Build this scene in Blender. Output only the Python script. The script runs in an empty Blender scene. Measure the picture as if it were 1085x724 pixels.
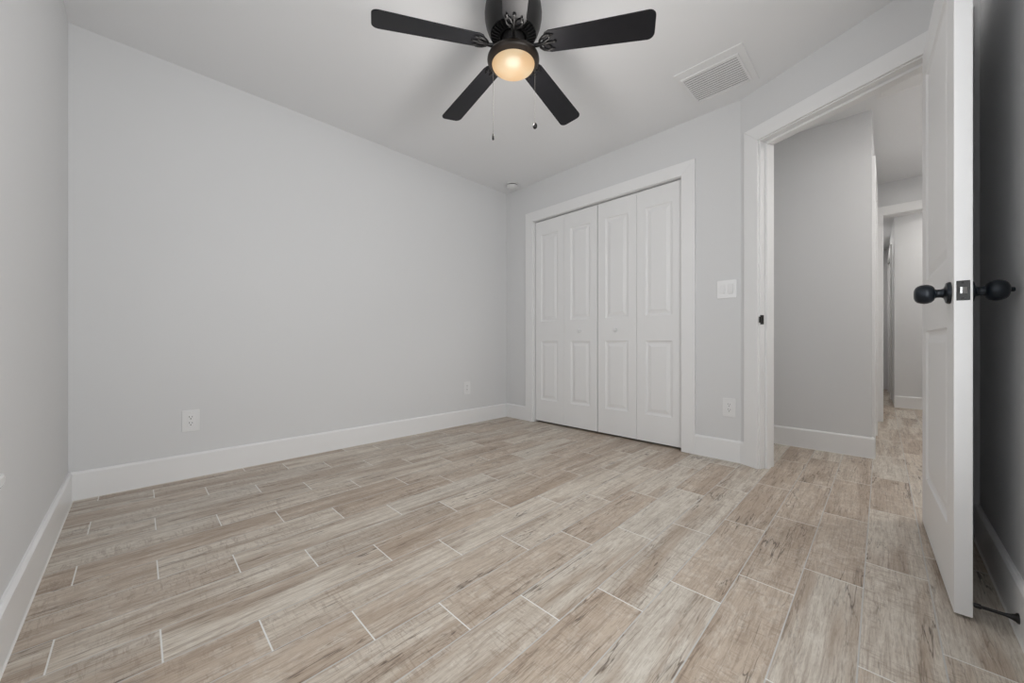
import bpy, bmesh, math, random
from mathutils import Vector, Matrix
random.seed(4)
scene = bpy.context.scene
col = scene.collection
PI = math.pi

# ------------------------------------------------------------------ camera, light, exposure
CAM_H = 0.79
H = 2.385                      # ceiling height
cam = bpy.data.cameras.new('camera')
cam.sensor_width = 36.0
cam.lens = 396.5 / 1085 * 36.0
cam.clip_start = 0.02
cam.shift_y = 0.0012
camo = bpy.data.objects.new('camera', cam)
camo.location = (0, 0, CAM_H)
camo.rotation_euler = (PI/2, 0, -PI/4)
col.objects.link(camo)
scene.camera = camo

world = bpy.data.worlds.new('world')
scene.world = world
world.use_nodes = True
bg = world.node_tree.nodes['Background']
bg.inputs[0].default_value = (0.965, 0.985, 1.0, 1)
bg.inputs[1].default_value = 5.6

scene.view_settings.view_transform = 'Standard'
scene.view_settings.look = 'None'
scene.view_settings.gamma = 1.0
scene.view_settings.use_curve_mapping = False
scene.view_settings.exposure = 0.0

def portal(name, loc, rot, sx, sy):
    l = bpy.data.lights.new(name, 'AREA')
    l.shape = 'RECTANGLE'; l.size = sx; l.size_y = sy
    l.cycles.is_portal = True
    o = bpy.data.objects.new(name, l)
    o.location = loc; o.rotation_euler = rot
    col.objects.link(o)
    return o

# ------------------------------------------------------------------ node helpers
class NT:
    def __init__(s, mat):
        s.t = mat.node_tree; s.n = s.t.nodes; s.l = s.t.links
    def val(s, sock, v):
        if v is None: return
        if hasattr(v, 'is_output') or isinstance(v, bpy.types.NodeSocket):
            s.l.new(v, sock)
        else:
            sock.default_value = v
    def math(s, op, a, b=None, c=None, clamp=False):
        n = s.n.new('ShaderNodeMath'); n.operation = op; n.use_clamp = clamp
        s.val(n.inputs[0], a); s.val(n.inputs[1], b); s.val(n.inputs[2], c)
        return n.outputs[0]
    def comb(s, x, y, z):
        n = s.n.new('ShaderNodeCombineXYZ')
        s.val(n.inputs[0], x); s.val(n.inputs[1], y); s.val(n.inputs[2], z)
        return n.outputs[0]
    def noise(s, vec, scale, detail=4, rough=0.5, dist=0.0):
        n = s.n.new('ShaderNodeTexNoise')
        s.l.new(vec, n.inputs['Vector'])
        n.inputs['Scale'].default_value = scale
        n.inputs['Detail'].default_value = detail
        n.inputs['Roughness'].default_value = rough
        n.inputs['Distortion'].default_value = dist
        return n.outputs['Fac']
    def mix(s, fac, a, b, mode='MIX'):
        n = s.n.new('ShaderNodeMix'); n.data_type = 'RGBA'; n.blend_type = mode
        s.val(n.inputs[0], fac); s.val(n.inputs[6], a); s.val(n.inputs[7], b)
        return n.outputs[2]
    def smooth(s, v, lo, hi, a=0.0, b=1.0):
        n = s.n.new('ShaderNodeMapRange'); n.interpolation_type = 'SMOOTHSTEP'
        s.val(n.inputs[0], v)
        n.inputs[1].default_value = lo; n.inputs[2].default_value = hi
        n.inputs[3].default_value = a; n.inputs[4].default_value = b
        return n.outputs[0]

def c4(c): return (c[0], c[1], c[2], 1)

def mat(name, color, rough=0.5, metal=0.0, spec=0.5, bump=0.0, bscale=200.0, var=0.0, vscale=3.0):
    m = bpy.data.materials.new(name); m.use_nodes = True
    g = NT(m); b = g.n['Principled BSDF']
    b.inputs['Roughness'].default_value = rough
    b.inputs['Metallic'].default_value = metal
    b.inputs['Specular IOR Level'].default_value = spec
    tc = g.n.new('ShaderNodeTexCoord')
    f = g.noise(tc.outputs['Object'], vscale, 3)
    k = 1.0 - var
    colr = g.mix(f, c4(color), c4((color[0]*k, color[1]*k, color[2]*k)))
    g.l.new(colr, b.inputs['Base Color'])
    if bump > 0:
        bn = g.n.new('ShaderNodeBump'); bn.inputs['Strength'].default_value = bump
        bn.inputs['Distance'].default_value = 0.001
        g.l.new(g.noise(tc.outputs['Object'], bscale, 3), bn.inputs['Height'])
        g.l.new(bn.outputs[0], b.inputs['Normal'])
    return m

M = {}
M['wall'] = mat('wall_paint', (0.735, 0.737, 0.741), 0.62, bump=0.10, bscale=260, spec=0.3, var=0.01)
M['ceiling'] = mat('ceiling_paint', (0.85, 0.855, 0.865), 0.8, bump=0.12, bscale=160, spec=0.2, var=0.01)
M['trim'] = mat('trim_paint', (0.865, 0.864, 0.863), 0.30, spec=0.5, var=0.01)
M['doorpaint'] = mat('door_paint', (0.855, 0.854, 0.853), 0.38, bump=0.03, bscale=120, var=0.01)
M['black'] = mat('oiled_black_metal', (0.016, 0.015, 0.015), 0.32, 0.3, var=0.2)
M['fanblack'] = mat('fan_black_metal', (0.014, 0.013, 0.013), 0.42, 0.2, var=0.25, vscale=8)
M['ring'] = mat('dark_bronze_metal', (0.022, 0.016, 0.012), 0.34, 0.4, var=0.25, vscale=8)
M['chain'] = mat('dull_chain_metal', (0.10, 0.095, 0.09), 0.6, 0.6)
M['ventpaint'] = mat('vent_paint', (0.84, 0.84, 0.845), 0.5)
M['cavity'] = mat('cavity_shade', (0.006, 0.006, 0.006), 0.8, 0.0)  # near-black colour standing in for shade inside gaps and recesses
M['knobblack'] = mat('knob_blue_black', (0.012, 0.017, 0.024), 0.28, 0.4, var=0.15)
M['steel'] = mat('brushed_steel', (0.62, 0.62, 0.62), 0.25, 1.0, var=0.1, vscale=40)
M['plastic'] = mat('white_plastic', (0.82, 0.82, 0.82), 0.28, var=0.01)
M['glossplate'] = mat('glossy_white_plastic', (0.9, 0.9, 0.9), 0.08, spec=0.8, var=0.01)
M['duct'] = mat('duct_shade', (0.03, 0.03, 0.03), 0.7)  # near-black, paints the shade seen between the vent slats
M['grey'] = mat('grey_slot', (0.12, 0.12, 0.12), 0.6)
M['slot'] = mat('slot_dark', (0.03, 0.03, 0.03), 0.6)
M['caulk'] = mat('caulk', (0.78, 0.77, 0.74), 0.6)
M['sill'] = mat('marble_sill', (0.82, 0.82, 0.80), 0.15, var=0.12, vscale=9)

# blade: dark charcoal with faint grain
m = mat('fan_blade', (0.012, 0.012, 0.015), 0.45, 0.0, spec=0.3, var=0.35, vscale=30); M['blade'] = m
# glowing frosted glass bowl
m = bpy.data.materials.new('frosted_glass_lit'); m.use_nodes = True
g = NT(m); b = g.n['Principled BSDF']
b.inputs['Base Color'].default_value = (0.04, 0.03, 0.02, 1); b.inputs['Specular IOR Level'].default_value = 0.15
b.inputs['Roughness'].default_value = 0.35
tc = g.n.new('ShaderNodeTexCoord')
nz = g.noise(tc.outputs['Object'], 9, 1)
ec = g.mix(g.smooth(nz, .35, .65), (0.95, 0.62, 0.33, 1), (1.0, 0.78, 0.50, 1))
g.l.new(ec, b.inputs['Emission Color'])
b.inputs['Emission Strength'].default_value = 0.68
M['bowl'] = m
# window glass: clear, and a grey pane added to dim the left window
for key, nm, tint in (('glass', 'window_glass', (1, 1, 1, 1)), ('dimglass', 'dimming_window_glass', (0.50, 0.503, 0.508, 1))):
    m = bpy.data.materials.new(nm); m.use_nodes = True
    g = NT(m); b = g.n['Principled BSDF']
    tr = g.n.new('ShaderNodeBsdfTransparent'); gl = g.n.new('ShaderNodeBsdfGlossy')
    tr.inputs['Color'].default_value = tint
    gl.inputs['Roughness'].default_value = 0.02
    ms = g.n.new('ShaderNodeMixShader'); ms.inputs[0].default_value = 0.06
    g.l.new(tr.outputs[0], ms.inputs[1]); g.l.new(gl.outputs[0], ms.inputs[2])
    g.l.new(ms.outputs[0], g.n['Material Output'].inputs[0]); g.n.remove(b)
    M[key] = m

def floor_material():
    m = bpy.data.materials.new('wood_look_tile'); m.use_nodes = True
    g = NT(m); b = g.n['Principled BSDF']
    tc = g.n.new('ShaderNodeTexCoord')
    sp = g.n.new('ShaderNodeSeparateXYZ'); g.l.new(tc.outputs['Object'], sp.inputs[0])
    x, y = sp.outputs[0], sp.outputs[1]
    W, L = 0.1525, 0.608
    y = g.math('SUBTRACT', y, g.math('MULTIPLY', g.math('SUBTRACT', x, 1.2), 0.006))
    v = g.math('DIVIDE', g.math('SUBTRACT', y, 0.049), W)
    row = g.math('FLOOR', v); fv = g.math('FRACT', v)
    u = g.math('DIVIDE', g.math('ADD', g.math('SUBTRACT', x, 1.651), g.math('MULTIPLY', row, 0.2009)), L)
    cl = g.math('FLOOR', u); fu = g.math('FRACT', u)
    def edge(f, size):
        d = g.math('MINIMUM', f, g.math('SUBTRACT', 1.0, f))
        return g.math('MULTIPLY', d, size)
    ev = edge(fv, W); eu = edge(fu, L)
    gs = g.math('SUBTRACT', 1.0, g.smooth(eu, 0.0014, 0.0024))
    gl_ = g.math('SUBTRACT', 1.0, g.smooth(ev, 0.0011, 0.0021))
    grout = g.math('MAXIMUM', gs, gl_)
    wn = g.n.new('ShaderNodeTexWhiteNoise'); wn.noise_dimensions = '2D'
    g.l.new(g.comb(row, cl, 0.0), wn.inputs['Vector'])
    sc = g.n.new('ShaderNodeSeparateColor'); g.l.new(wn.outputs['Color'], sc.inputs[0])
    r1, r2, r3 = sc.outputs[0], sc.outputs[1], sc.outputs[2]
    ox = g.math('ADD', x, g.math('MULTIPLY', r1, 37.0))
    oy = g.math('ADD', y, g.math('MULTIPLY', r2, 23.0))
    def n2(fx, fy, zz, det, ro, di):
        return g.noise(g.comb(g.math('MULTIPLY', ox, fx), g.math('MULTIPLY', oy, fy), zz), 1.0, det, ro, di)
    band = n2(1.1, 9.0, r3, 3, 0.55, 0.5)
    streak = n2(3.0, 48.0, r1, 5, 0.62, 0.5)
    grain = n2(9.0, 150.0, r3, 4, 0.65, 0.3)
    fine = n2(34.0, 420.0, r1, 3, 0.6, 0.0)
    # long thin checks and cracks that follow the grain
    rn = n2(1.3, 17.0, g.math('MULTIPLY', r1, 9.0), 4, 0.52, 0.22)
    ridge = g.math('SUBTRACT', 1.0, g.smooth(g.math('ABSOLUTE', g.math('SUBTRACT', rn, 0.5)), 0.001, 0.010))
    rm = n2(1.8, 8.0, r2, 3, 0.6, 0.2)
    ridge = g.math('MULTIPLY', ridge, g.smooth(rm, 0.45, 0.56))
    rn2 = n2(2.4, 40.0, g.math('MULTIPLY', r2, 5.0), 4, 0.55, 0.25)
    ridge2 = g.math('SUBTRACT', 1.0, g.smooth(g.math('ABSOLUTE', g.math('SUBTRACT', rn2, 0.5)), 0.0, 0.020))
    ridge2 = g.math('MULTIPLY', ridge2, g.smooth(band, 0.40, 0.58))
    # weathered patches with chatter marks across the grain
    sw = n2(85.0, 15.0, r2, 4, 0.7, 0.9)
    swm = n2(4.5, 12.0, r3, 4, 0.65, 0.4)
    tile_w = g.smooth(r2, 0.15, 0.7)
    saw = g.math('MULTIPLY', g.math('MULTIPLY', g.smooth(sw, 0.49, 0.62), g.smooth(swm, 0.40, 0.54)), tile_w)
    blot = n2(16.0, 24.0, r1, 5, 0.7, 1.0)
    knot = n2(8.0, 26.0, r2, 4, 0.65, 1.6)
    light = (0.690, 0.625, 0.535, 1); grey = (0.635, 0.585, 0.510, 1); pale = (0.765, 0.720, 0.645, 1)
    pink = (0.545, 0.445, 0.352, 1); brown = (0.285, 0.212, 0.157, 1); dark = (0.075, 0.050, 0.036, 1)
    base = g.mix(g.smooth(r1, 0.2, 0.8), light, grey)
    base = g.mix(g.math('MULTIPLY', g.smooth(r3, 0.40, 0.85), 0.85), base, pink)
    cc = g.mix(g.math('MULTIPLY', g.smooth(blot, 0.47, 0.62), 0.42), base, pale)
    cc = g.mix(g.math('MULTIPLY', g.smooth(band, 0.46, 0.62), 0.75), cc, (0.430, 0.335, 0.255, 1))
    cc = g.mix(g.math('MULTIPLY', g.smooth(streak, 0.47, 0.66), 0.34), cc, brown)
    cc = g.mix(g.math('MULTIPLY', g.smooth(grain, 0.48, 0.66), 0.42), cc, brown)
    cc = g.mix(g.math('MULTIPLY', g.smooth(knot, 0.56, 0.68), 0.30), cc, brown)
    cc = g.mix(g.math('MULTIPLY', g.smooth(fine, 0.48, 0.66), 0.30), cc, brown)
    cc = g.mix(g.math('MULTIPLY', saw, 0.42), cc, brown)
    cc = g.mix(g.math('MULTIPLY', ridge2, 0.42), cc, dark)
    cc = g.mix(g.math('MULTIPLY', ridge, 0.72), cc, dark)
    cc = g.mix(gl_, cc, (0.56, 0.55, 0.53, 1))
    cc = g.mix(gs, cc, (0.80, 0.79, 0.76, 1))
    g.l.new(cc, b.inputs['Base Color'])
    rg = g.math('ADD', 0.42, g.math('MULTIPLY', grout, 0.3))
    g.l.new(rg, b.inputs['Roughness'])
    b.inputs['Specular IOR Level'].default_value = 0.4
    hgt = g.math('SUBTRACT', g.math('MULTIPLY', g.math('ADD', grain, g.math('MULTIPLY', ridge, -0.6)), 0.3), grout)
    bn = g.n.new('ShaderNodeBump'); bn.inputs['Strength'].default_value = 0.35
    bn.inputs['Distance'].default_value = 0.0015
    g.l.new(hgt, bn.inputs['Height']); g.l.new(bn.outputs[0], b.inputs['Normal'])
    return m
M['floor'] = floor_material()

# ------------------------------------------------------------------ mesh helpers
def new(): return bmesh.new()

def obj(name, bm, m, parent=None, mats=None, smooth=False, bevel=0.0, mtx=None):
    bmesh.ops.recalc_face_normals(bm, faces=bm.faces[:])
    if mtx is not None: bmesh.ops.transform(bm, matrix=mtx, verts=bm.verts[:])
    me = bpy.data.meshes.new(name); bm.to_mesh(me); bm.free()
    if mats:
        for k in mats: me.materials.append(M[k])
    else: me.materials.append(M[m])
    o = bpy.data.objects.new(name, me); col.objects.link(o)
    if parent: o.parent = parent
    if smooth:
        for p in me.polygons: p.use_smooth = True
        try: me.set_sharp_from_angle(angle=math.radians(38))
        except Exception: pass
    if bevel > 0:
        md = o.modifiers.new('bevel', 'BEVEL'); md.width = bevel; md.segments = 2
        md.limit_method = 'ANGLE'; md.angle_limit = math.radians(50)
    return o

def box(bm, x0, x1, y0, y1, z0, z1, mtx=None, mi=0):
    vs = [bm.verts.new(p) for p in ((x0,y0,z0),(x1,y0,z0),(x1,y1,z0),(x0,y1,z0),(x0,y0,z1),(x1,y0,z1),(x1,y1,z1),(x0,y1,z1))]
    if mtx is not None:
        for v in vs: v.co = mtx @ v.co
    for f in ((0,1,2,3),(4,5,6,7),(0,1,5,4),(1,2,6,5),(2,3,7,6),(3,0,4,7)):
        fc = bm.faces.new([vs[i] for i in f]); fc.material_index = mi
    return vs

def lathe(bm, prof, seg=48, mtx=None, mi=0, cap=True):
    rings = []
    for r, z in prof:
        if r < 1e-6: rings.append([bm.verts.new((0, 0, z))])
        else: rings.append([bm.verts.new((r*math.cos(2*PI*i/seg), r*math.sin(2*PI*i/seg), z)) for i in range(seg)])
    for a, b in zip(rings, rings[1:]):
        for i in range(seg):
            j = (i+1) % seg
            if len(a) == 1 and len(b) == 1: continue
            if len(a) == 1: f = bm.faces.new((a[0], b[i], b[j]))
            elif len(b) == 1: f = bm.faces.new((a[i], a[j], b[0]))
            else: f = bm.faces.new((a[i], a[j], b[j], b[i]))
            f.material_index = mi
    if mtx is not None:
        for rg in rings:
            for v in rg: v.co = mtx @ v.co

def tube(bm, pts, r, seg=8):
    pts = [Vector(p) for p in pts]; rr = r if isinstance(r, (list, tuple)) else [r]*len(pts)
    rings = []
    for i, p in enumerate(pts):
        d = (pts[min(i+1, len(pts)-1)] - pts[max(i-1, 0)]).normalized()
        up = Vector((0, 0, 1)) if abs(d.z) < 0.9 else Vector((1, 0, 0))
        a = d.cross(up).normalized(); b = d.cross(a).normalized()
        rings.append([bm.verts.new(p + rr[i]*(math.cos(2*PI*k/seg)*a + math.sin(2*PI*k/seg)*b)) for k in range(seg)])
    for a, b in zip(rings, rings[1:]):
        for k in range(seg):
            bm.faces.new((a[k], a[(k+1) % seg], b[(k+1) % seg], b[k]))
    bm.faces.new(rings[0]); bm.faces.new(rings[-1])

def prism(bm, poly, z0, z1, mtx=None, mi=0):
    lo = [bm.verts.new((p[0], p[1], z0)) for p in poly]; hi = [bm.verts.new((p[0], p[1], z1)) for p in poly]
    if mtx is not None:
        for v in lo+hi: v.co = mtx @ v.co
    fs = [bm.faces.new(lo), bm.faces.new(hi)]
    n = len(poly)
    for i in range(n): fs.append(bm.faces.new((lo[i], lo[(i+1) % n], hi[(i+1) % n], hi[i])))
    for f in fs: f.material_index = mi

def struct(name, bm, m, **k):
    o = obj(name, bm, m, **k)
    if not k.get('parent'): o['kind'] = 'structure'
    return o

def empty(name, loc, rz=0):
    o = bpy.data.objects.new(name, None); o.empty_display_size = 0.1
    o.location = loc; o.rotation_euler = (0, 0, rz); col.objects.link(o); return o

def tag(o, label, cat, group=None):
    o['label'] = label; o['category'] = cat
    if group: o['group'] = group
    return o

# ------------------------------------------------------------------ room layout
XL, XR, YB, YF = -0.245, 2.80, 2.88, -0.265      # left wall, closet wall, back wall, front (right-hand) wall
T = 0.12
C1 = Vector((XR, 0.675, 0))
AL = math.radians(24)
# frame of the angled door wall: u along the wall, w into the hall, z up
u_ = Vector((-math.sin(AL), -math.cos(AL), 0)); w_ = Vector((math.cos(AL), -math.sin(AL), 0))
DW = Matrix(((u_.x, w_.x, 0, C1.x), (u_.y, w_.y, 0, C1.y), (0, 0, 1, 0), (0, 0, 0, 1)))
LEN_A = (C1.y - YF) / math.cos(AL)
OU0, OU1, OTOP = 0.130, 0.915, 2.05
CY0, CY1, CTOP = 1.055, 2.493, 1.998             # closet opening
WY0, WY1, WZ0, WZ1 = -0.20, 1.385, 0.49, 2.03      # window opening in the left wall
VX0, VX1 = 0.05, 1.38                             # opening of the added fill window in the front wall (behind the camera)
XH = 3.545                                        # hall wall opposite the door
YH = 0.07                                         # passage wall beyond it
XE = 5.27                                         # doorway at the end of the passage
XF = 6.55

b = new(); box(b, XL-T, 9.4, -1.5, YB+T, -0.06, 0.0)
struct('floor', b, 'floor')
b = new(); box(b, XL-T, 9.4, -1.5, YB+T, H, H+0.08)
struct('ceiling', b, 'ceiling')

b = new()
box(b, XL-T, XL, YF-T, WY0, 0, H); box(b, XL-T, XL, WY1, YB+T, 0, H)
box(b, XL-T, XL, WY0, WY1, 0, WZ0); box(b, XL-T, XL, WY0, WY1, WZ1, H)
struct('wall_left', b, 'wall')
b = new(); box(b, XL, XR+T+0.5, YB, YB+T, 0, H); struct('wall_back', b, 'wall')
b = new()
box(b, XR, XR+T, CY1+0.012, YB, 0, H); box(b, XR, XR+T, 0.675, CY0-0.012, 0, H); box(b, XR, XR+T, CY0-0.012, CY1+0.012, CTOP+0.012, H)
struct('wall_right', b, 'wall')
b = new()
box(b, 0, OU0-0.015, 0, T, 0, H, DW); box(b, OU1+0.015, LEN_A, 0, T, 0, H, DW); box(b, OU0-0.015, OU1+0.015, 0, T, OTOP+0.015, H, DW)
prism(b, [(XR, 0.675), (XR+T, 0.675), (XR+T*math.cos(AL), 0.675-T*math.sin(AL))], 0, H)
struct('wall_doorway', b, 'wall')
b = new()
xe = C1.x + u_.x*LEN_A
box(b, XL, VX0, YF-T, YF, 0, H); box(b, VX1, xe+0.05, YF-T, YF, 0, H)
box(b, VX0, VX1, YF-T, YF, 0, WZ0); box(b, VX0, VX1, YF-T, YF, WZ1, H); struct('wall_front', b, 'wall')

# closet interior
b = new()
box(b, 3.35, 3.40, 0.93, YB, 0, H); box(b, XR+T, 3.40, 0.90, 0.95, 0, H)
struct('wall_closet', b, 'wall')
# hall and passage
b = new()
box(b, XH, XH+0.09, YH, 0.95, 0, H); box(b, XH+0.09, XE, YH, YH+0.09, 0, H); box(b, XR+T, XH, 0.86, 0.90, 0, H)
struct('wall_hall', b, 'wall')
b = new()
box(b, 2.38, 9.3, -1.07, -0.95, 0, H); box(b, 2.38, 2.46, -0.95, YF-T, 0, H)
struct('wall_passage', b, 'wall')
b = new()
EY0, EY1, ETOP = -0.75, 0.020, 2.055
box(b, XE, XE+0.11, EY1+0.015, YH+0.6, 0, H); box(b, XE, XE+0.11, -0.95, EY0-0.015, 0, H); box(b, XE, XE+0.11, EY0-0.015, EY1+0.015, ETOP+0.015, H)
struct('wall_hall_end', b, 'wall')
b = new()
prism(b, [(XF, -0.95), (XF, -0.070), (9.0, -0.028), (9.0, -0.95)], 0, H)
struct('wall_far', b, 'wall')
b = new()
box(b, 8.95, 9.05, -0.1, 1.0, 0, H); box(b, XE+0.11, 9.0, 0.66, 0.76, 0, H)
struct('wall_far_end', b, 'wall')

# ------------------------------------------------------------------ baseboards
BH, BT = 0.142, 0.014
def base_prof(bm, x0, x1, mtx):
    # local: x along, y out of the wall, z up
    prof = [(0, 0), (BT, 0), (BT, BH-0.010), (BT-0.005, BH-0.002), (BT-0.008, BH), (0, BH)]
    lo = [bm.verts.new(mtx @ Vector((x0, p[0], p[1]))) for p in prof]
    hi = [bm.verts.new(mtx @ Vector((x1, p[0], p[1]))) for p in prof]
    bm.faces.new(lo); bm.faces.new(hi)
    for i in range(len(prof)):
        bm.faces.new((lo[i], lo[(i+1) % 6], hi[(i+1) % 6], hi[i]))
    # bead of caulk at the floor
    pr = [(BT-0.001, 0.0), (BT+0.004, 0.0), (BT-0.001, 0.005)]
    lo = [bm.verts.new(mtx @ Vector((x0, p[0], p[1]))) for p in pr]
    hi = [bm.verts.new(mtx @ Vector((x1, p[0], p[1]))) for p in pr]
    for f in ((lo[0], lo[1], lo[2]), (hi[0], hi[1], hi[2]), (lo[0], lo[1], hi[1], hi[0]), (lo[1], lo[2], hi[2], hi[1]), (lo[2], lo[0], hi[0], hi[2])):
        fc = bm.faces.new(f); fc.material_index = 1
def frame(origin, xd, yd):
    xd = Vector(xd).normalized(); yd = Vector(yd).normalized()
    return Matrix(((xd.x, yd.x, 0, origin[0]), (xd.y, yd.y, 0, origin[1]), (0, 0, 1, origin[2] if len(origin) > 2 else 0), (0, 0, 0, 1)))
def baseboard(name, runs):
    b = new()
    for p, q, out in runs:
        d = Vector((q[0]-p[0], q[1]-p[1], 0)); base_prof(b, 0, d.length, frame(p, d, (out[0], out[1], 0)))
    o = obj(name, b, None, mats=['trim', 'caulk']); o['kind'] = 'structure'; return o
def P(s, w=0): v = C1 + u_*s + w_*w; return (v.x, v.y)
baseboard('baseboard_left', [((XL, YF), (XL, YB), (1, 0))])
baseboard('baseboard_back', [((XL, YB), (XR, YB), (0, -1))])
baseboard('baseboard_right', [((XR, CY1+0.1), (XR, YB), (-1, 0)), ((XR, 0.672), (XR, CY0-0.098), (-1, 0))])
baseboard('baseboard_doorway', [(P(0), P(0.033), (-w_.x, -w_.y))])
baseboard('baseboard_front', [((XL, YF), (xe, YF), (0, 1))])
baseboard('baseboard_hall', [((XH, YH-BT), (XH, 0.86), (-1, 0)), ((XH, YH), (XH+0.03, YH), (0, -1))])
baseboard('baseboard_far', [((XF, -0.95), (XF, -0.070), (-1, 0))])
baseboard('baseboard_hall_end', [((XE, EY1+0.088), (XE, YH+0.3), (-1, 0))])

# ------------------------------------------------------------------ casings and jambs
def casing(name, a0, a1, top, mtx, wid=0.09, th=0.018, left=True, right=True, sub=0.006):
    """mitred flat casing around an opening a0..a1; local y = out of the wall"""
    b = new()
    i0, i1, it = a0, a1, top
    o0, o1, ot = a0-wid, a1+wid, top+wid
    def piece(q):
        f = [b.verts.new(mtx @ Vector((x, th, z))) for x, z in q]
        k = [b.verts.new(mtx @ Vector((x, 0, z))) for x, z in q]
        b.faces.new(f); b.faces.new(k)
        for i in range(4): b.faces.new((f[i], f[(i+1) % 4], k[(i+1) % 4], k[i]))
    if left: piece([(o0, 0), (i0, 0), (i0, it), (o0, ot)])
    if right: piece([(i1, 0), (o1, 0), (o1, ot), (i1, it)])
    piece([(o0, ot), (i0, it), (i1, it), (o1, ot)])
    return struct(name, b, 'trim', bevel=0.002)

# closet: local x = +y world, out = -x
casing('trim_1', CY0-0.004, CY1+0.004, CTOP+0.002, frame((XR, 0), (0, 1, 0), (-1, 0, 0)), wid=0.094)
b = new()   # closet jamb lining
box(b, XR, XR+T, CY0-0.012, CY0, 0, CTOP); box(b, XR, XR+T, CY1, CY1+0.012, 0, CTOP)
box(b, XR, XR+T, CY0-0.012, CY1+0.012, CTOP, CTOP+0.012)
struct('trim_2', b, 'trim')
b = new(); box(b, XR+0.040, XR+0.065, CY0+0.005, CY1-0.005, CTOP-0.008, CTOP)
struct('trim_3', b, 'grey')   # bifold track
# entry door casing both sides
fr_room = Matrix(((u_.x, -w_.x, 0, C1.x), (u_.y, -w_.y, 0, C1.y), (0, 0, 1, 0), (0, 0, 0, 1)))
pt = C1 + w_*T
fr_hall = Matrix(((u_.x, w_.x, 0, pt.x), (u_.y, w_.y, 0, pt.y), (0, 0, 1, 0), (0, 0, 0, 1)))
casing('trim_4', OU0-0.006, OU1+0.008, OTOP+0.006, fr_room, wid=0.090)
casing('trim_5', OU0-0.006, OU1+0.008, OTOP+0.006, fr_hall, wid=0.075, th=0.016)
b = new()
for (a, c) in ((OU0-0.015, OU0), (OU1, OU1+0.015)): box(b, a, c, -0.002, T+0.002, 0, OTOP, DW)
box(b, OU0-0.015, OU1+0.015, -0.002, T+0.002, OTOP, OTOP+0.015, DW)
# stops
box(b, OU0, OU0+0.014, 0.042, 0.078, 0, OTOP, DW); box(b, OU1-0.014, OU1, 0.042, 0.078, 0, OTOP, DW)
box(b, OU0, OU1, 0.042, 0.078, OTOP-0.014, OTOP, DW)
jamb = struct('trim_6', b, 'trim', bevel=0.0015)
b = new()
box(b, OU0-0.001, OU0+0.0025, 0.000, 0.030, 0.905, 0.963, DW)
box(b, OU0-0.001, OU0+0.004, -0.010, 0.002, 0.915, 0.953, DW)
sp = obj('strike_plate', b, 'black', jamb, bevel=0.001); sp['label'] = 'black metal strike plate'
# passage end doorway
casing('trim_7', -EY1-0.004, -EY0+0.004, ETOP+0.004, frame((XE, 0), (0, -1, 0), (-1, 0, 0)), wid=0.088)
b = new()
box(b, XE-0.002, XE+0.112, EY1, EY1+0.015, 0, ETOP); box(b, XE-0.002, XE+0.112, EY0-0.015, EY0, 0, ETOP)
box(b, XE-0.002, XE+0.112, EY0-0.015, EY1+0.015, ETOP, ETOP+0.015)
struct('trim_8', b, 'trim')
# casing on the passage wall just past the hall corner
casing('trim_9', XH+0.125, XH+0.885, 1.99, frame((0, YH), (1, 0, 0), (0, -1, 0)), wid=0.088)
# far closet door, seen past the end doorway
fd = Vector((9.0-XF, 0.042, 0)).normalized(); fo = Vector((-fd.y, fd.x, 0))
frf = frame((XF, -0.070), fd, fo)
casing('trim_10', 0.95, 1.98, 2.05, frf, wid=0.11)
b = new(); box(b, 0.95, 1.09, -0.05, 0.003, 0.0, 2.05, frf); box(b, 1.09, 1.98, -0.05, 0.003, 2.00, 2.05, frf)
struct('gap_shade', b, 'cavity')  # near-black boxes painted as the shade of the unlit gap around the door
b = new(); box(b, 1.09, 1.98, -0.03, 0.006, 0.012, 2.00, frf)
struct('door_4', b, 'doorpaint', bevel=0.002)

# ------------------------------------------------------------------ panelled door leaves
def leaf(bm, w, t, z0, z1, panels, mtx, margin=0.0):
    """slab 0..w x 0..t (y) with moulded panels on both faces; panels = [(x0,x1,z0,z1)] stacked in z"""
    def face(ys, sgn):
        def q(pts): bm.faces.new([bm.verts.new(mtx @ Vector(p)) for p in pts])
        px0, px1 = panels[0][0], panels[0][1]
        q([(0, ys, z0), (px0, ys, z0), (px0, ys, z1), (0, ys, z1)])
        q([(px1, ys, z0), (w, ys, z0), (w, ys, z1), (px1, ys, z1)])
        zs = [z0]
        for p in panels: zs += [p[2], p[3]]
        zs.append(z1)
        for i in range(0, len(zs), 2): q([(px0, ys, zs[i]), (px1, ys, zs[i]), (px1, ys, zs[i+1]), (px0, ys, zs[i+1])])
        for p in panels:
            steps = [(0, 0), (0.006, 0.006), (0.016, 0.009), (0.022, 0.009), (0.045, 0.0025), (0.048, 0.002)]
            prev = None
            for ins, dep in steps:
                yy = ys - sgn*dep
                loop = [bm.verts.new(mtx @ Vector(c)) for c in ((p[0]+ins, yy, p[2]+ins), (p[1]-ins, yy, p[2]+ins), (p[1]-ins, yy, p[3]-ins), (p[0]+ins, yy, p[3]-ins))]
                if prev:
                    for i in range(4): bm.faces.new((prev[i], prev[(i+1) % 4], loop[(i+1) % 4], loop[i]))
                prev = loop
            bm.faces.new(prev)
    face(0, -1); face(t, 1)
    def q(pts): bm.faces.new([bm.verts.new(mtx @ Vector(p)) for p in pts])
    q([(0, 0, z0), (0, t, z0), (0, t, z1), (0, 0, z1)]); q([(w, 0, z0), (w, t, z0), (w, t, z1), (w, 0, z1)])
    q([(0, 0, z0), (w, 0, z0), (w, t, z0), (0, t, z0)]); q([(0, 0, z1), (w, 0, z1), (w, t, z1), (0, t, z1)])
    bmesh.ops.remove_doubles(bm, verts=bm.verts[:], dist=1e-5)

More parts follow.
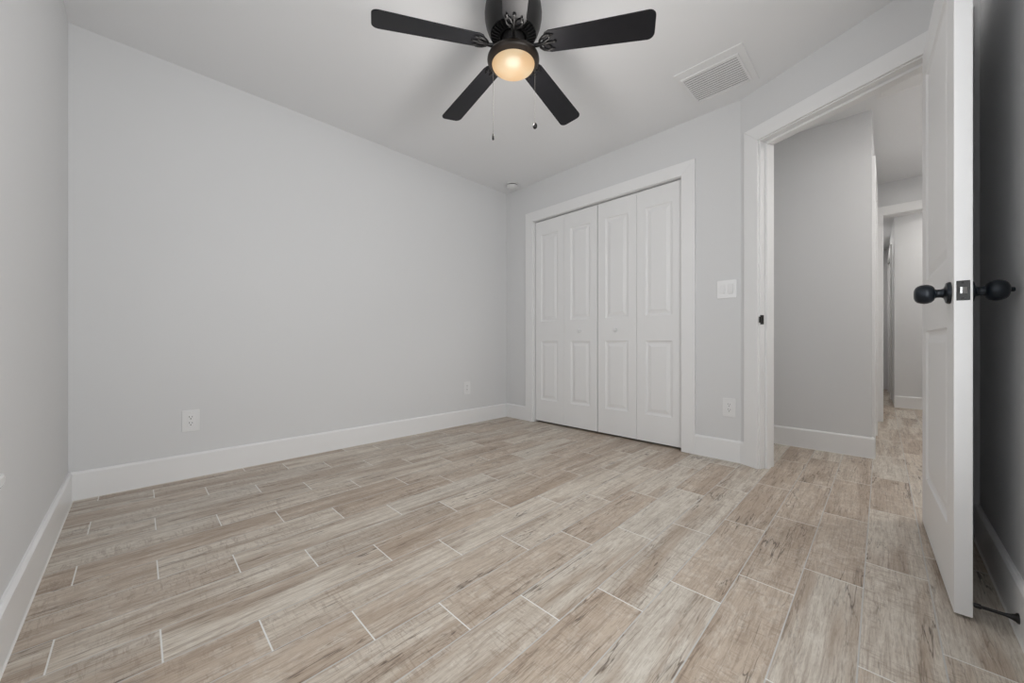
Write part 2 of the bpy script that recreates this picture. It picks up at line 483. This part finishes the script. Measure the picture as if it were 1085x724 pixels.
# closet bifolds
gap_l, gap_c, gap_r = 0.007, 0.008, 0.002
lw = (CY1 - CY0 - gap_l - gap_c - gap_r - 0.004) / 4
XD = XR + 0.020
z0d, z1d = 0.018, CTOP-0.009
def bifold(n, y0, knob_leaf):
    e = empty('door_%d' % n, (XD+0.015, y0, 0)); e['kind'] = 'structure'
    for k in range(2):
        b = new()
        mt = frame((0, k*(lw+0.002)), (0, 1, 0), (1, 0, 0))
        leaf(b, lw, 0.028, z0d, z1d, [(0.072, lw-0.072, 0.228, 0.805), (0.072, lw-0.072, 1.00, 1.85)], mt)
        o = obj('door_leaf', b, 'doorpaint', e)
        o.location = (-0.014, 0, 0)
        if k == knob_leaf:
            kb = new()
            lathe(kb, [(0, 0.0), (0.007, 0.0), (0.0065, 0.006), (0.009, 0.010), (0.0155, 0.014), (0.0165, 0.019), (0.014, 0.024), (0.007, 0.027), (0, 0.0275)], 24,
                  Matrix.Translation((0, k*(lw+0.002)+lw/2, 0.897)) @ Matrix.Rotation(-PI/2, 4, 'Y'))
            obj('door_knob', kb, 'plastic', o, smooth=True)
    return e
bifold(2, CY0+gap_r, 1)
bifold(3, CY0+gap_r+2*lw+0.002+gap_c, 0)

# entry door, standing open against the front wall
LW, LT = 0.757, 0.035
hx, hy = 2.428, -0.147
ang = math.radians(182.0)
door = empty('door_1', (hx, hy, 0), ang); door['kind'] = 'structure'
# local x = along the leaf from the hinge, local y after 182 deg rotation points to -y world
# leaf occupies local y from -0.035 (room face, towards the room) to 0
b = new()
leaf(b, LW, LT, 0.010, 2.042, [(0.122, LW-0.118, 0.225, 0.838), (0.122, LW-0.118, 1.045, 1.90)], Matrix.Translation((0, -LT, 0)))
lf = obj('door_leaf', b, 'doorpaint', door)
KZ, KX = 0.940, LW-0.060
def knob(side, key):
    b = new()
    mt = Matrix.Translation((KX, -LT if side < 0 else 0, KZ)) @ Matrix.Rotation(PI/2 if side < 0 else -PI/2, 4, 'X')
    prof = [(0, 0), (0.033, 0), (0.033, 0.004), (0.030, 0.009), (0.022, 0.011), (0.0145, 0.014), (0.0125, 0.020), (0.0125, 0.027), (0.0145, 0.031),
            (0.021, 0.033), (0.0262, 0.038), (0.0292, 0.046), (0.0298, 0.053), (0.0288, 0.060), (0.026, 0.067), (0.021, 0.072), (0.013, 0.075), (0.0, 0.076)]
    lathe(b, prof, 40, mt)
    o = obj('door_knob', b, 'knobblack', door, smooth=True); o['label'] = 'blue black round metal knob'
    if key:
        b = new(); lathe(b, [(0, 0.074), (0.0065, 0.074), (0.0065, 0.082), (0.005, 0.084), (0, 0.084)], 20, mt)
        obj('lock_button', b, 'knobblack', o, smooth=True)
knob(-1, False); knob(1, True)
b = new(); box(b, LW-0.001, LW+0.0015, -LT/2-0.0128, -LT/2+0.0128, KZ-0.0285, KZ+0.0285)
lp = obj('latch_plate', b, 'black', door, bevel=0.001); lp['label'] = 'black latch plate in the door edge'
b = new()
prism(b, [(0, -0.007), (0.011, -0.007), (0.0105, -0.003), (0.002, 0.007), (0, 0.007)], -0.009, 0.009, Matrix.Translation((LW+0.001, -LT/2, KZ)))
lb = obj('latch_bolt', b, 'steel', lp); lb['label'] = 'silver latch bolt'
for s in (-1, 1):
    b = new()
    lathe(b, [(0, 0), (0.0035, 0), (0.003, 0.0012), (0, 0.0015)], 12, Matrix.Translation((LW+0.0014, -LT/2, KZ+s*0.022)) @ Matrix.Rotation(PI/2, 4, 'Y'))
    obj('screw', b, 'black', lp)
for z in (0.22, 1.02, 1.84):
    b = new()
    lathe(b, [(0, z-0.048), (0.004, z-0.046), (0.0055, z-0.044), (0.0055, z+0.044), (0.004, z+0.046), (0, z+0.048)], 12, Matrix.Translation((0.0, 0.007, 0)))
    box(b, 0.0, 0.035, -0.0005, 0.0018, z-0.044, z+0.044)
    obj('hinge', b, 'black', door)

# ------------------------------------------------------------------ window in the left wall, added fill window behind the camera
def window(n, loc, rz, width, glass):
    """local x = out of the wall into the room, y along the wall, z up from the sill"""
    win = empty('window_%d' % n, loc, rz); win['kind'] = 'structure'
    yc = width/2; hz = WZ1-WZ0
    b = new()
    for (a0, a1, q0, q1) in ((-yc, -yc+0.045, 0, hz), (yc-0.045, yc, 0, hz), (-yc, yc, 0, 0.045), (-yc, yc, hz-0.045, hz), (-yc, yc, hz/2-0.02, hz/2+0.02)):
        box(b, -0.10, -0.055, a0, a1, q0, q1)
    obj('window_frame', b, 'plastic', win, bevel=0.002)
    for q0, q1 in ((0.045, hz/2-0.02), (hz/2+0.02, hz-0.045)):
        b = new(); box(b, -0.080, -0.076, -yc+0.045, yc-0.045, q0, q1)
        obj('pane', b, glass, win)
    b = new(); box(b, -0.055, 0.030, -yc-0.045, yc+0.045, -0.026, 0.0)
    ws = obj('window_sill', b, 'sill', win, bevel=0.004); ws['label'] = 'pale marble sill'
window(1, (XL, (WY0+WY1)/2, WZ0), 0, WY1-WY0, 'dimglass')
window(2, ((VX0+VX1)/2, YF, WZ0), PI/2, VX1-VX0, 'glass')  # added unseen window, put in to fill the room with light
portal('daylight_window', (XL-0.11, (WY0+WY1)/2, (WZ0+WZ1)/2), (0, -PI/2, 0), WZ1-WZ0, WY1-WY0)
portal('daylight_window', ((VX0+VX1)/2, YF-0.11, (WZ0+WZ1)/2), (PI/2, 0, 0), VX1-VX0, WZ1-WZ0)  # sky light through the added window

# ------------------------------------------------------------------ ceiling fan
FY = 1.715
FCX, FCY = (0.006+FY)/math.sqrt(2), (FY-0.006)/math.sqrt(2)
fan = empty('ceiling_fan', (FCX, FCY, H))
tag(fan, 'black five-blade ceiling fan with a lit round glass bowl and two pull chains', 'ceiling fan')
ZB = 2.146 - H        # blade plane at the hub, below the ceiling
b = new()
lathe(b, [(0.0, 0.0), (0.108, 0.0), (0.111, -0.008), (0.119, -0.030), (0.127, -0.060), (0.131, -0.090), (0.130, -0.115), (0.124, -0.145), (0.115, -0.170), (0.107, -0.184), (0.104, -0.189), (0.101, -0.187), (0.099, -0.180), (0, -0.178)], 64)
obj('motor_housing', b, 'fanblack', fan, smooth=True)
b = new()
lathe(b, [(0.0, -0.176), (0.099, -0.181), (0.098, -0.186), (0.066, -0.192), (0.0, -0.192)], 64)
obj('vent_cover', b, 'cavity', fan, smooth=True)
b = new()
for k in range(32):
    mt = Matrix.Rotation(2*PI*k/32, 4, 'Z')
    vs = [(0.064, -0.202), (0.084, -0.198), (0.102, -0.190), (0.100, -0.184), (0.064, -0.190)]
    lo = [b.verts.new(mt @ Vector((r, -0.0026, z))) for r, z in vs]; hi = [b.verts.new(mt @ Vector((r, 0.0026, z))) for r, z in vs]
    b.faces.new(lo); b.faces.new(hi)
    for i in range(5): b.faces.new((lo[i], lo[(i+1) % 5], hi[(i+1) % 5], hi[i]))
lathe(b, [(0.061, -0.190), (0.061, -0.204), (0.066, -0.204), (0.066, -0.190)], 48)
obj('vent_fins', b, 'fanblack', fan)
b = new()
lathe(b, [(0, -0.190), (0.052, -0.190), (0.052, -0.232), (0.056, -0.236), (0.056, -0.246), (0.044, -0.250), (0.044, -0.270), (0.050, -0.284), (0, -0.284)], 48)
obj('switch_housing', b, 'fanblack', fan, smooth=True)
b = new()
ZR = 2.100 - H
lathe(b, [(0.0, ZR+0.006), (0.050, ZR+0.006), (0.105, ZR), (0.115, ZR-0.005), (0.1185, ZR-0.012), (0.1190, ZR-0.020), (0.1165, ZR-0.027), (0.111, ZR-0.031), (0.1045, ZR-0.036), (0.0995, ZR-0.040), (0.0975, ZR-0.038), (0.0975, ZR-0.028), (0, ZR-0.028)], 64)
obj('light_ring', b, 'ring', fan, smooth=True)
b = new()
prof = []
R0, D0 = 0.0972, 0.034
for i in range(0, 15):
    a = PI/2*i/14
    prof.append((R0*math.cos(a) if i < 14 else 0.0, ZR-0.036 - D0*math.sin(a)))
lathe(b, prof, 64)
gb = obj('glass_bowl', b, 'bowl', fan, smooth=True); gb['label'] = 'frosted glass bowl glowing warm'
# blades
PHI0 = -16.6
DROOP = math.radians(4.0)
def blade_poly():
    r0, r1 = 0.135, 0.612
    pts = []
    def hw(r): return 0.050 + (0.062-0.050)*(r-r0)/(r1-r0)
    n = 6
    for i in range(n+1):   # rounded root
        a = PI/2 + PI*i/n
        pts.append((r0+0.035+0.035*math.cos(a), hw(r0)*math.sin(a)))
    c = 0.028
    for i in range(6):
        a = -PI/2 + PI/2*i/5
        pts.append((r1-c+c*math.cos(a), -hw(r1)+c+c*math.sin(a)))
    for i in range(6):
        a = PI/2*i/5
        pts.append((r1-c+c*math.cos(a), hw(r1)-c+c*math.sin(a)))
    return pts
for k in range(5):
    th = math.radians(PHI0 - 45 + 72*k)
    be = obj('blade', (lambda bb: (prism(bb, blade_poly(), -0.003, 0.003), bb)[1])(new()), 'blade', fan, bevel=0.0012)
    bmx = Matrix.Rotation(th, 4, 'Z') @ Matrix.Translation((0, 0, ZB)) @ Matrix.Rotation(DROOP, 4, 'Y') @ Matrix.Rotation(math.radians(-11.5), 4, 'X')
    be.matrix_local = bmx
    # blade iron: arm from the motor, ornate three-pronged plate under the blade
    b = new()
    tube(b, [(0.045, 0, -0.002), (0.075, 0, -0.006), (0.110, 0, -0.011), (0.130, 0, -0.009), (0.150, 0, -0.005)], [0.010, 0.009, 0.0085, 0.008, 0.007], 10)
    for s in (-1, 1):
        tube(b, [(0.122, 0, -0.008), (0.128, s*0.016, -0.008), (0.142, s*0.030, -0.007), (0.160, s*0.036, -0.007), (0.176, s*0.030, -0.007), (0.188, s*0.032, -0.006)], [0.0055, 0.006, 0.0055, 0.005, 0.005, 0.004], 8)
        tube(b, [(0.136, 0, -0.007), (0.152, s*0.009, -0.007), (0.168, s*0.015, -0.007), (0.176, s*0.030, -0.006)], [0.004, 0.004, 0.004, 0.003], 8)
    tube(b, [(0.136, 0, -0.007), (0.165, 0, -0.007), (0.198, 0, -0.006)], [0.0065, 0.0055, 0.004], 8)
    for (px, py) in ((0.168, 0.033), (0.168, -0.033), (0.192, 0.0)):
        lathe(b, [(0, -0.012), (0.005, -0.011), (0.007, -0.008), (0.007, -0.002), (0, -0.002)], 12, Matrix.Translation((px, py, 0)))
    bi = obj('blade_iron', b, 'fanblack', fan, smooth=True)
    bi.matrix_local = bmx
# pull chains hang beside the ring
def chain(cx, lz, fob, nm):
    b = new()
    n = int(lz/0.006)
    tube(b, [(0, 0, 0), (0, 0, -lz)], 0.0008, 6)
    for i in range(0, n, 1):
        mt = Matrix.Translation((0, 0, -i*0.006))
        lathe(b, [(0, 0.0014), (0.0014, 0), (0, -0.0014)], 6, mt)
    c = obj('pull_chain', b, 'chain', fan); c['label'] = 'beaded metal pull chain'
    c.location = cx
    b = new()
    if fob == 'bell':
        lathe(b, [(0, 0.004), (0.003, 0.003), (0.0035, -0.004), (0.0048, -0.010), (0.0048, -0.024), (0.004, -0.026), (0, -0.026)], 16)
    else:
        lathe(b, [(0, 0.012), (0.004, 0.010), (0.0085, 0.004), (0.011, -0.004), (0.0095, -0.012), (0.005, -0.017), (0, -0.018)], 20)
    f = obj('pull_fob', b, 'black', c, smooth=True); f.location = (0, 0, -lz)
import mathutils
def camXY(X, Y): return ((X+Y)/math.sqrt(2), (Y-X)/math.sqrt(2))
def chain_at(X, Y, z0, z1, fob):
    wx, wy = camXY(X, Y)
    chain((wx-FCX, wy-FCY, z0-H), z0-z1, fob, '')
chain_at(-0.0875, FY+0.02, H+ZR-0.003, 1.757, 'bell')
chain_at(0.1065, FY+0.02, H+ZR-0.003, 1.800, 'drop')
fl = bpy.data.lights.new('fan_lamp', 'POINT'); fl.energy = 7.0; fl.color = (1.0, 0.96, 0.92); fl.shadow_soft_size = 0.08
flo = bpy.data.objects.new('fan_lamp', fl); flo.location = (0, 0, ZR-0.20); flo.parent = fan; col.objects.link(flo)

# ------------------------------------------------------------------ ceiling register in the room
vx0, vx1, vy0, vy1 = 2.265, 2.650, 0.540, 0.902
sx0, sx1, sy0, sy1 = 2.337, 2.617, 0.586, 0.872
vent = empty('ceiling_vent', ((vx0+vx1)/2, (vy0+vy1)/2, H))
tag(vent, 'square white metal ceiling vent grille with thin slats, above the light switches', 'vent')
cxv, cyv = vent.location.x, vent.location.y
b = new()
def ringbox(b, X0, X1, Y0, Y1, x0, x1, y0, y1, z0, z1):
    box(b, X0, x0, Y0, Y1, z0, z1); box(b, x1, X1, Y0, Y1, z0, z1)
    box(b, x0, x1, Y0, y0, z0, z1); box(b, x0, x1, y1, Y1, z0, z1)
ringbox(b, vx0-cxv, vx1-cxv, vy0-cyv, vy1-cyv, sx0-cxv, sx1-cxv, sy0-cyv, sy1-cyv, -0.006, 0)
obj('vent_frame', b, 'ventpaint', vent, bevel=0.001)
b = new()
ringbox(b, sx0-0.012-cxv, sx1+0.006-cxv, sy0-0.012-cyv, sy1+0.012-cyv, sx0-cxv, sx1-cxv, sy0-cyv, sy1-cyv, -0.011, -0.0055)
obj('inner_frame', b, 'ventpaint', vent, bevel=0.001)
b = new(); box(b, sx0-cxv, sx1-cxv, sy0-cyv, sy1-cyv, -0.0015, -0.0005)
obj('duct_shade_sheet', b, 'duct', vent)  # dark sheet in place of the unlit duct depth
NS = 13
for k in range(NS):
    x = sx0 - cxv + (k+0.5)*(sx1-sx0)/NS
    b = new()
    mt = Matrix.Translation((x, 0, -0.0062)) @ Matrix.Rotation(math.radians(-6), 4, 'Y')
    box(b, -0.0094, 0.0094, sy0-cyv, sy1-cyv, -0.0006, 0.0006, mt)
    obj('slat', b, 'ventpaint', vent)
for (x, y) in ((sx0-0.035-cxv, 0.09), (sx0-0.035-cxv, -0.09)):
    b = new(); lathe(b, [(0, -0.0078), (0.004, -0.0074), (0.0055, -0.006), (0, -0.006)], 14, Matrix.Translation((x, y, 0)))
    obj('screw', b, 'plastic', vent)

# ------------------------------------------------------------------ smoke detector
sd = empty('smoke_detector', (2.665, 2.662, H))
tag(sd, 'small round white smoke detector on the ceiling near the far corner', 'smoke detector')
b = new(); lathe(b, [(0, 0), (0.064, 0), (0.065, -0.004), (0.064, -0.009), (0, -0.009)], 48); obj('base_plate', b, 'plastic', sd, smooth=True)
b = new(); lathe(b, [(0, -0.008), (0.050, -0.008), (0.050, -0.019), (0, -0.019)], 48); obj('sensing_gap', b, 'cavity', sd, smooth=True)
b = new(); lathe(b, [(0, -0.018), (0.057, -0.018), (0.058, -0.026), (0.052, -0.034), (0.035, -0.037), (0, -0.038)], 48); cv = obj('cover', b, 'plastic', sd, smooth=True)
b = new(); lathe(b, [(0, -0.040), (0.010, -0.040), (0.011, -0.036), (0, -0.036)], 20, Matrix.Translation((-0.022, -0.012, 0.0))); obj('test_button', b, 'plastic', cv, smooth=True)

# ------------------------------------------------------------------ outlets and switches
def rot_out(out): return math.atan2(out[1], out[0]) + PI/2   # local -y = out of the wall
def rrect(w, h, r, n=4):
    pts = []
    for cx, cy, a0 in ((w/2-r, h/2-r, 0), (-w/2+r, h/2-r, PI/2), (-w/2+r, -h/2+r, PI), (w/2-r, -h/2+r, 1.5*PI)):
        for i in range(n+1):
            a = a0 + PI/2*i/n; pts.append((cx+r*math.cos(a), cy+r*math.sin(a)))
    return pts
TOY = Matrix.Rotation(PI/2, 4, 'X')      # local xy plane -> xz plane, +z -> -y
def plate(bm, w, h, t): prism(bm, rrect(w, h, 0.006), 0, t, TOY)
def outlet(loc, out, label, w=0.080, h=0.124):
    e = empty('wall_outlet', loc, rot_out(out)); tag(e, label, 'outlet')
    b = new(); plate(b, w, h, 0.006); obj('cover_plate', b, 'plastic', e, bevel=0.002)
    b = new(); prism(b, rrect(0.034, 0.068, 0.003), 0.005, 0.0078, TOY); r = obj('receptacle', b, 'plastic', e, bevel=0.0008)
    b = new()
    for s in (-1, 1):
        for dx, hh in ((-0.0065, 0.0085), (0.0065, 0.007)):
            box(b, dx-0.0011, dx+0.0011, -0.0081, -0.0075, s*0.0175+0.002, s*0.0175+0.002+hh)
        lathe(b, [(0, 0.0075), (0.0028, 0.0075), (0.0028, 0.0081), (0, 0.0081)], 12, Matrix.Translation((0, 0, s*0.0175-0.006)) @ TOY)
    sl = obj('socket_slots', b, 'slot', r); sl['label'] = 'dark socket slots'
    for s in (-1, 1):
        b = new(); lathe(b, [(0, 0.006), (0.003, 0.006), (0.0025, 0.0072), (0, 0.0075)], 12, Matrix.Translation((0, 0, s*0.049)) @ TOY)
        obj('screw', b, 'plastic', e)
outlet((0.219, YB, 0.334), (0, -1), 'white wall outlet low on the long blank wall, near its left end')
outlet((2.258, YB, 0.350), (0, -1), 'white wall outlet low on the long blank wall, near the closet end')
outlet((XR, 0.742, 0.356), (-1, 0), 'white wall outlet below the light switches, between closet and open doorway')
sw = empty('light_switch', (XR, 0.757, 1.150), rot_out((-1, 0)))
tag(sw, 'glossy white double light switch between the closet and the open doorway', 'light switch')
b = new(); plate(b, 0.118, 0.122, 0.007); cp = obj('cover_plate', b, 'glossplate', sw, bevel=0.002); cp.rotation_euler = (0, 0, math.radians(2.3))
for s in (-1, 1):
    b = new()
    prism(b, rrect(0.034, 0.068, 0.002), 0.005, 0.0072, Matrix.Translation((s*0.023, 0, 0)) @ TOY)
    # tilted rocker paddle
    vs = [(-0.0145, 0.006, -0.031), (0.0145, 0.006, -0.031), (0.0145, 0.006, 0.031), (-0.0145, 0.006, 0.031)]
    d = [0.0125, 0.0085]
    lo = [b.verts.new((s*0.023+x, -y, z)) for x, y, z in vs]
    hi = [b.verts.new((s*0.023+x, -(d[0] if z < 0 else d[1]), z)) for x, y, z in vs]
    b.faces.new(lo); b.faces.new(hi)
    for i in range(4): b.faces.new((lo[i], lo[(i+1) % 4], hi[(i+1) % 4], hi[i]))
    obj('rocker', b, 'plastic', sw, bevel=0.0008)

# ------------------------------------------------------------------ door stop on the front baseboard
ds = empty('door_stop', (1.664, YF+BT, 0.052))
tag(ds, 'thin black door stop on the baseboard behind the open door', 'door stop')
mt = Matrix.Rotation(-PI/2, 4, 'X')
b = new(); lathe(b, [(0, 0), (0.0135, 0), (0.0135, 0.003), (0.010, 0.006), (0.0065, 0.014), (0.0045, 0.024), (0.0040, 0.066), (0, 0.066)], 24, mt)
obj('rod', b, 'black', ds, smooth=True)
b = new(); lathe(b, [(0, 0.064), (0.0062, 0.064), (0.0068, 0.068), (0.0064, 0.075), (0.004, 0.078), (0, 0.078)], 20, mt)
obj('rubber_tip', b, 'black', ds, smooth=True)

# ------------------------------------------------------------------ hall: ceiling register, added fill lights (out of frame)
hv = empty('hall_ceiling_vent', (3.33, -0.115, H))
tag(hv, 'small dark-slotted ceiling vent in the hall, just under the doorway head', 'vent')
b = new(); ringbox(b, -0.09, 0.09, -0.16, 0.16, -0.065, 0.065, -0.135, 0.135, -0.006, 0); obj('vent_frame', b, 'trim', hv, bevel=0.001)
b = new(); box(b, -0.065, 0.065, -0.135, 0.135, -0.002, -0.0005); obj('duct_shade_sheet', b, 'cavity', hv)  # dark sheet painted as the shade inside the vent
for k in range(5):
    b = new(); box(b, -0.011, 0.011, -0.135, 0.135, -0.0006, 0.0006, Matrix.Translation((-0.052+0.026*k, 0, -0.006)) @ Matrix.Rotation(math.radians(35), 4, 'Y'))
    obj('slat', b, 'trim', hv)

def fill_downlight(x, y, energy, label):  # unseen fixtures added to brighten the hall and passage
    e = empty('added_fill_light', (x, y, H)); tag(e, label, 'added fill light')
    b = new(); lathe(b, [(0, 0), (0.085, 0), (0.085, -0.012), (0.078, -0.016), (0.07, -0.012), (0, -0.012)], 40); obj('trim_ring', b, 'plastic', e, smooth=True)
    b = new(); lathe(b, [(0, -0.014), (0.07, -0.014), (0.07, -0.012), (0, -0.012)], 40)
    m = bpy.data.materials.get('fill_diffuser')
    if not m:
        m = mat('fill_diffuser', (0.9, 0.9, 0.9), 0.5); bs = m.node_tree.nodes['Principled BSDF']
        bs.inputs['Emission Color'].default_value = (1, 0.97, 0.93, 1); bs.inputs['Emission Strength'].default_value = 3.0
        M['diffuser'] = m
    obj('diffuser', b, 'diffuser', e)
    l = bpy.data.lights.new('fill_downlight', 'AREA'); l.shape = 'DISK'; l.size = 0.13; l.energy = energy; l.color = (1, 0.97, 0.93)
    o = bpy.data.objects.new('fill_downlight', l); o.location = (0, 0, -0.018); o.parent = e; col.objects.link(o)
fill_downlight(2.95, -0.66, 9.5, 'added unseen round recessed fill light in the hall outside the bedroom doorway')
fill_downlight(4.35, -0.62, 6.0, 'added unseen round recessed fill light in the passage beyond the doorway')
fill_downlight(6.0, -0.62, 7.0, 'added unseen round recessed fill light past the passage end doorway')
fill_downlight(7.7, 0.38, 5.0, 'added unseen round recessed fill light deep in the passage beyond the second doorway')
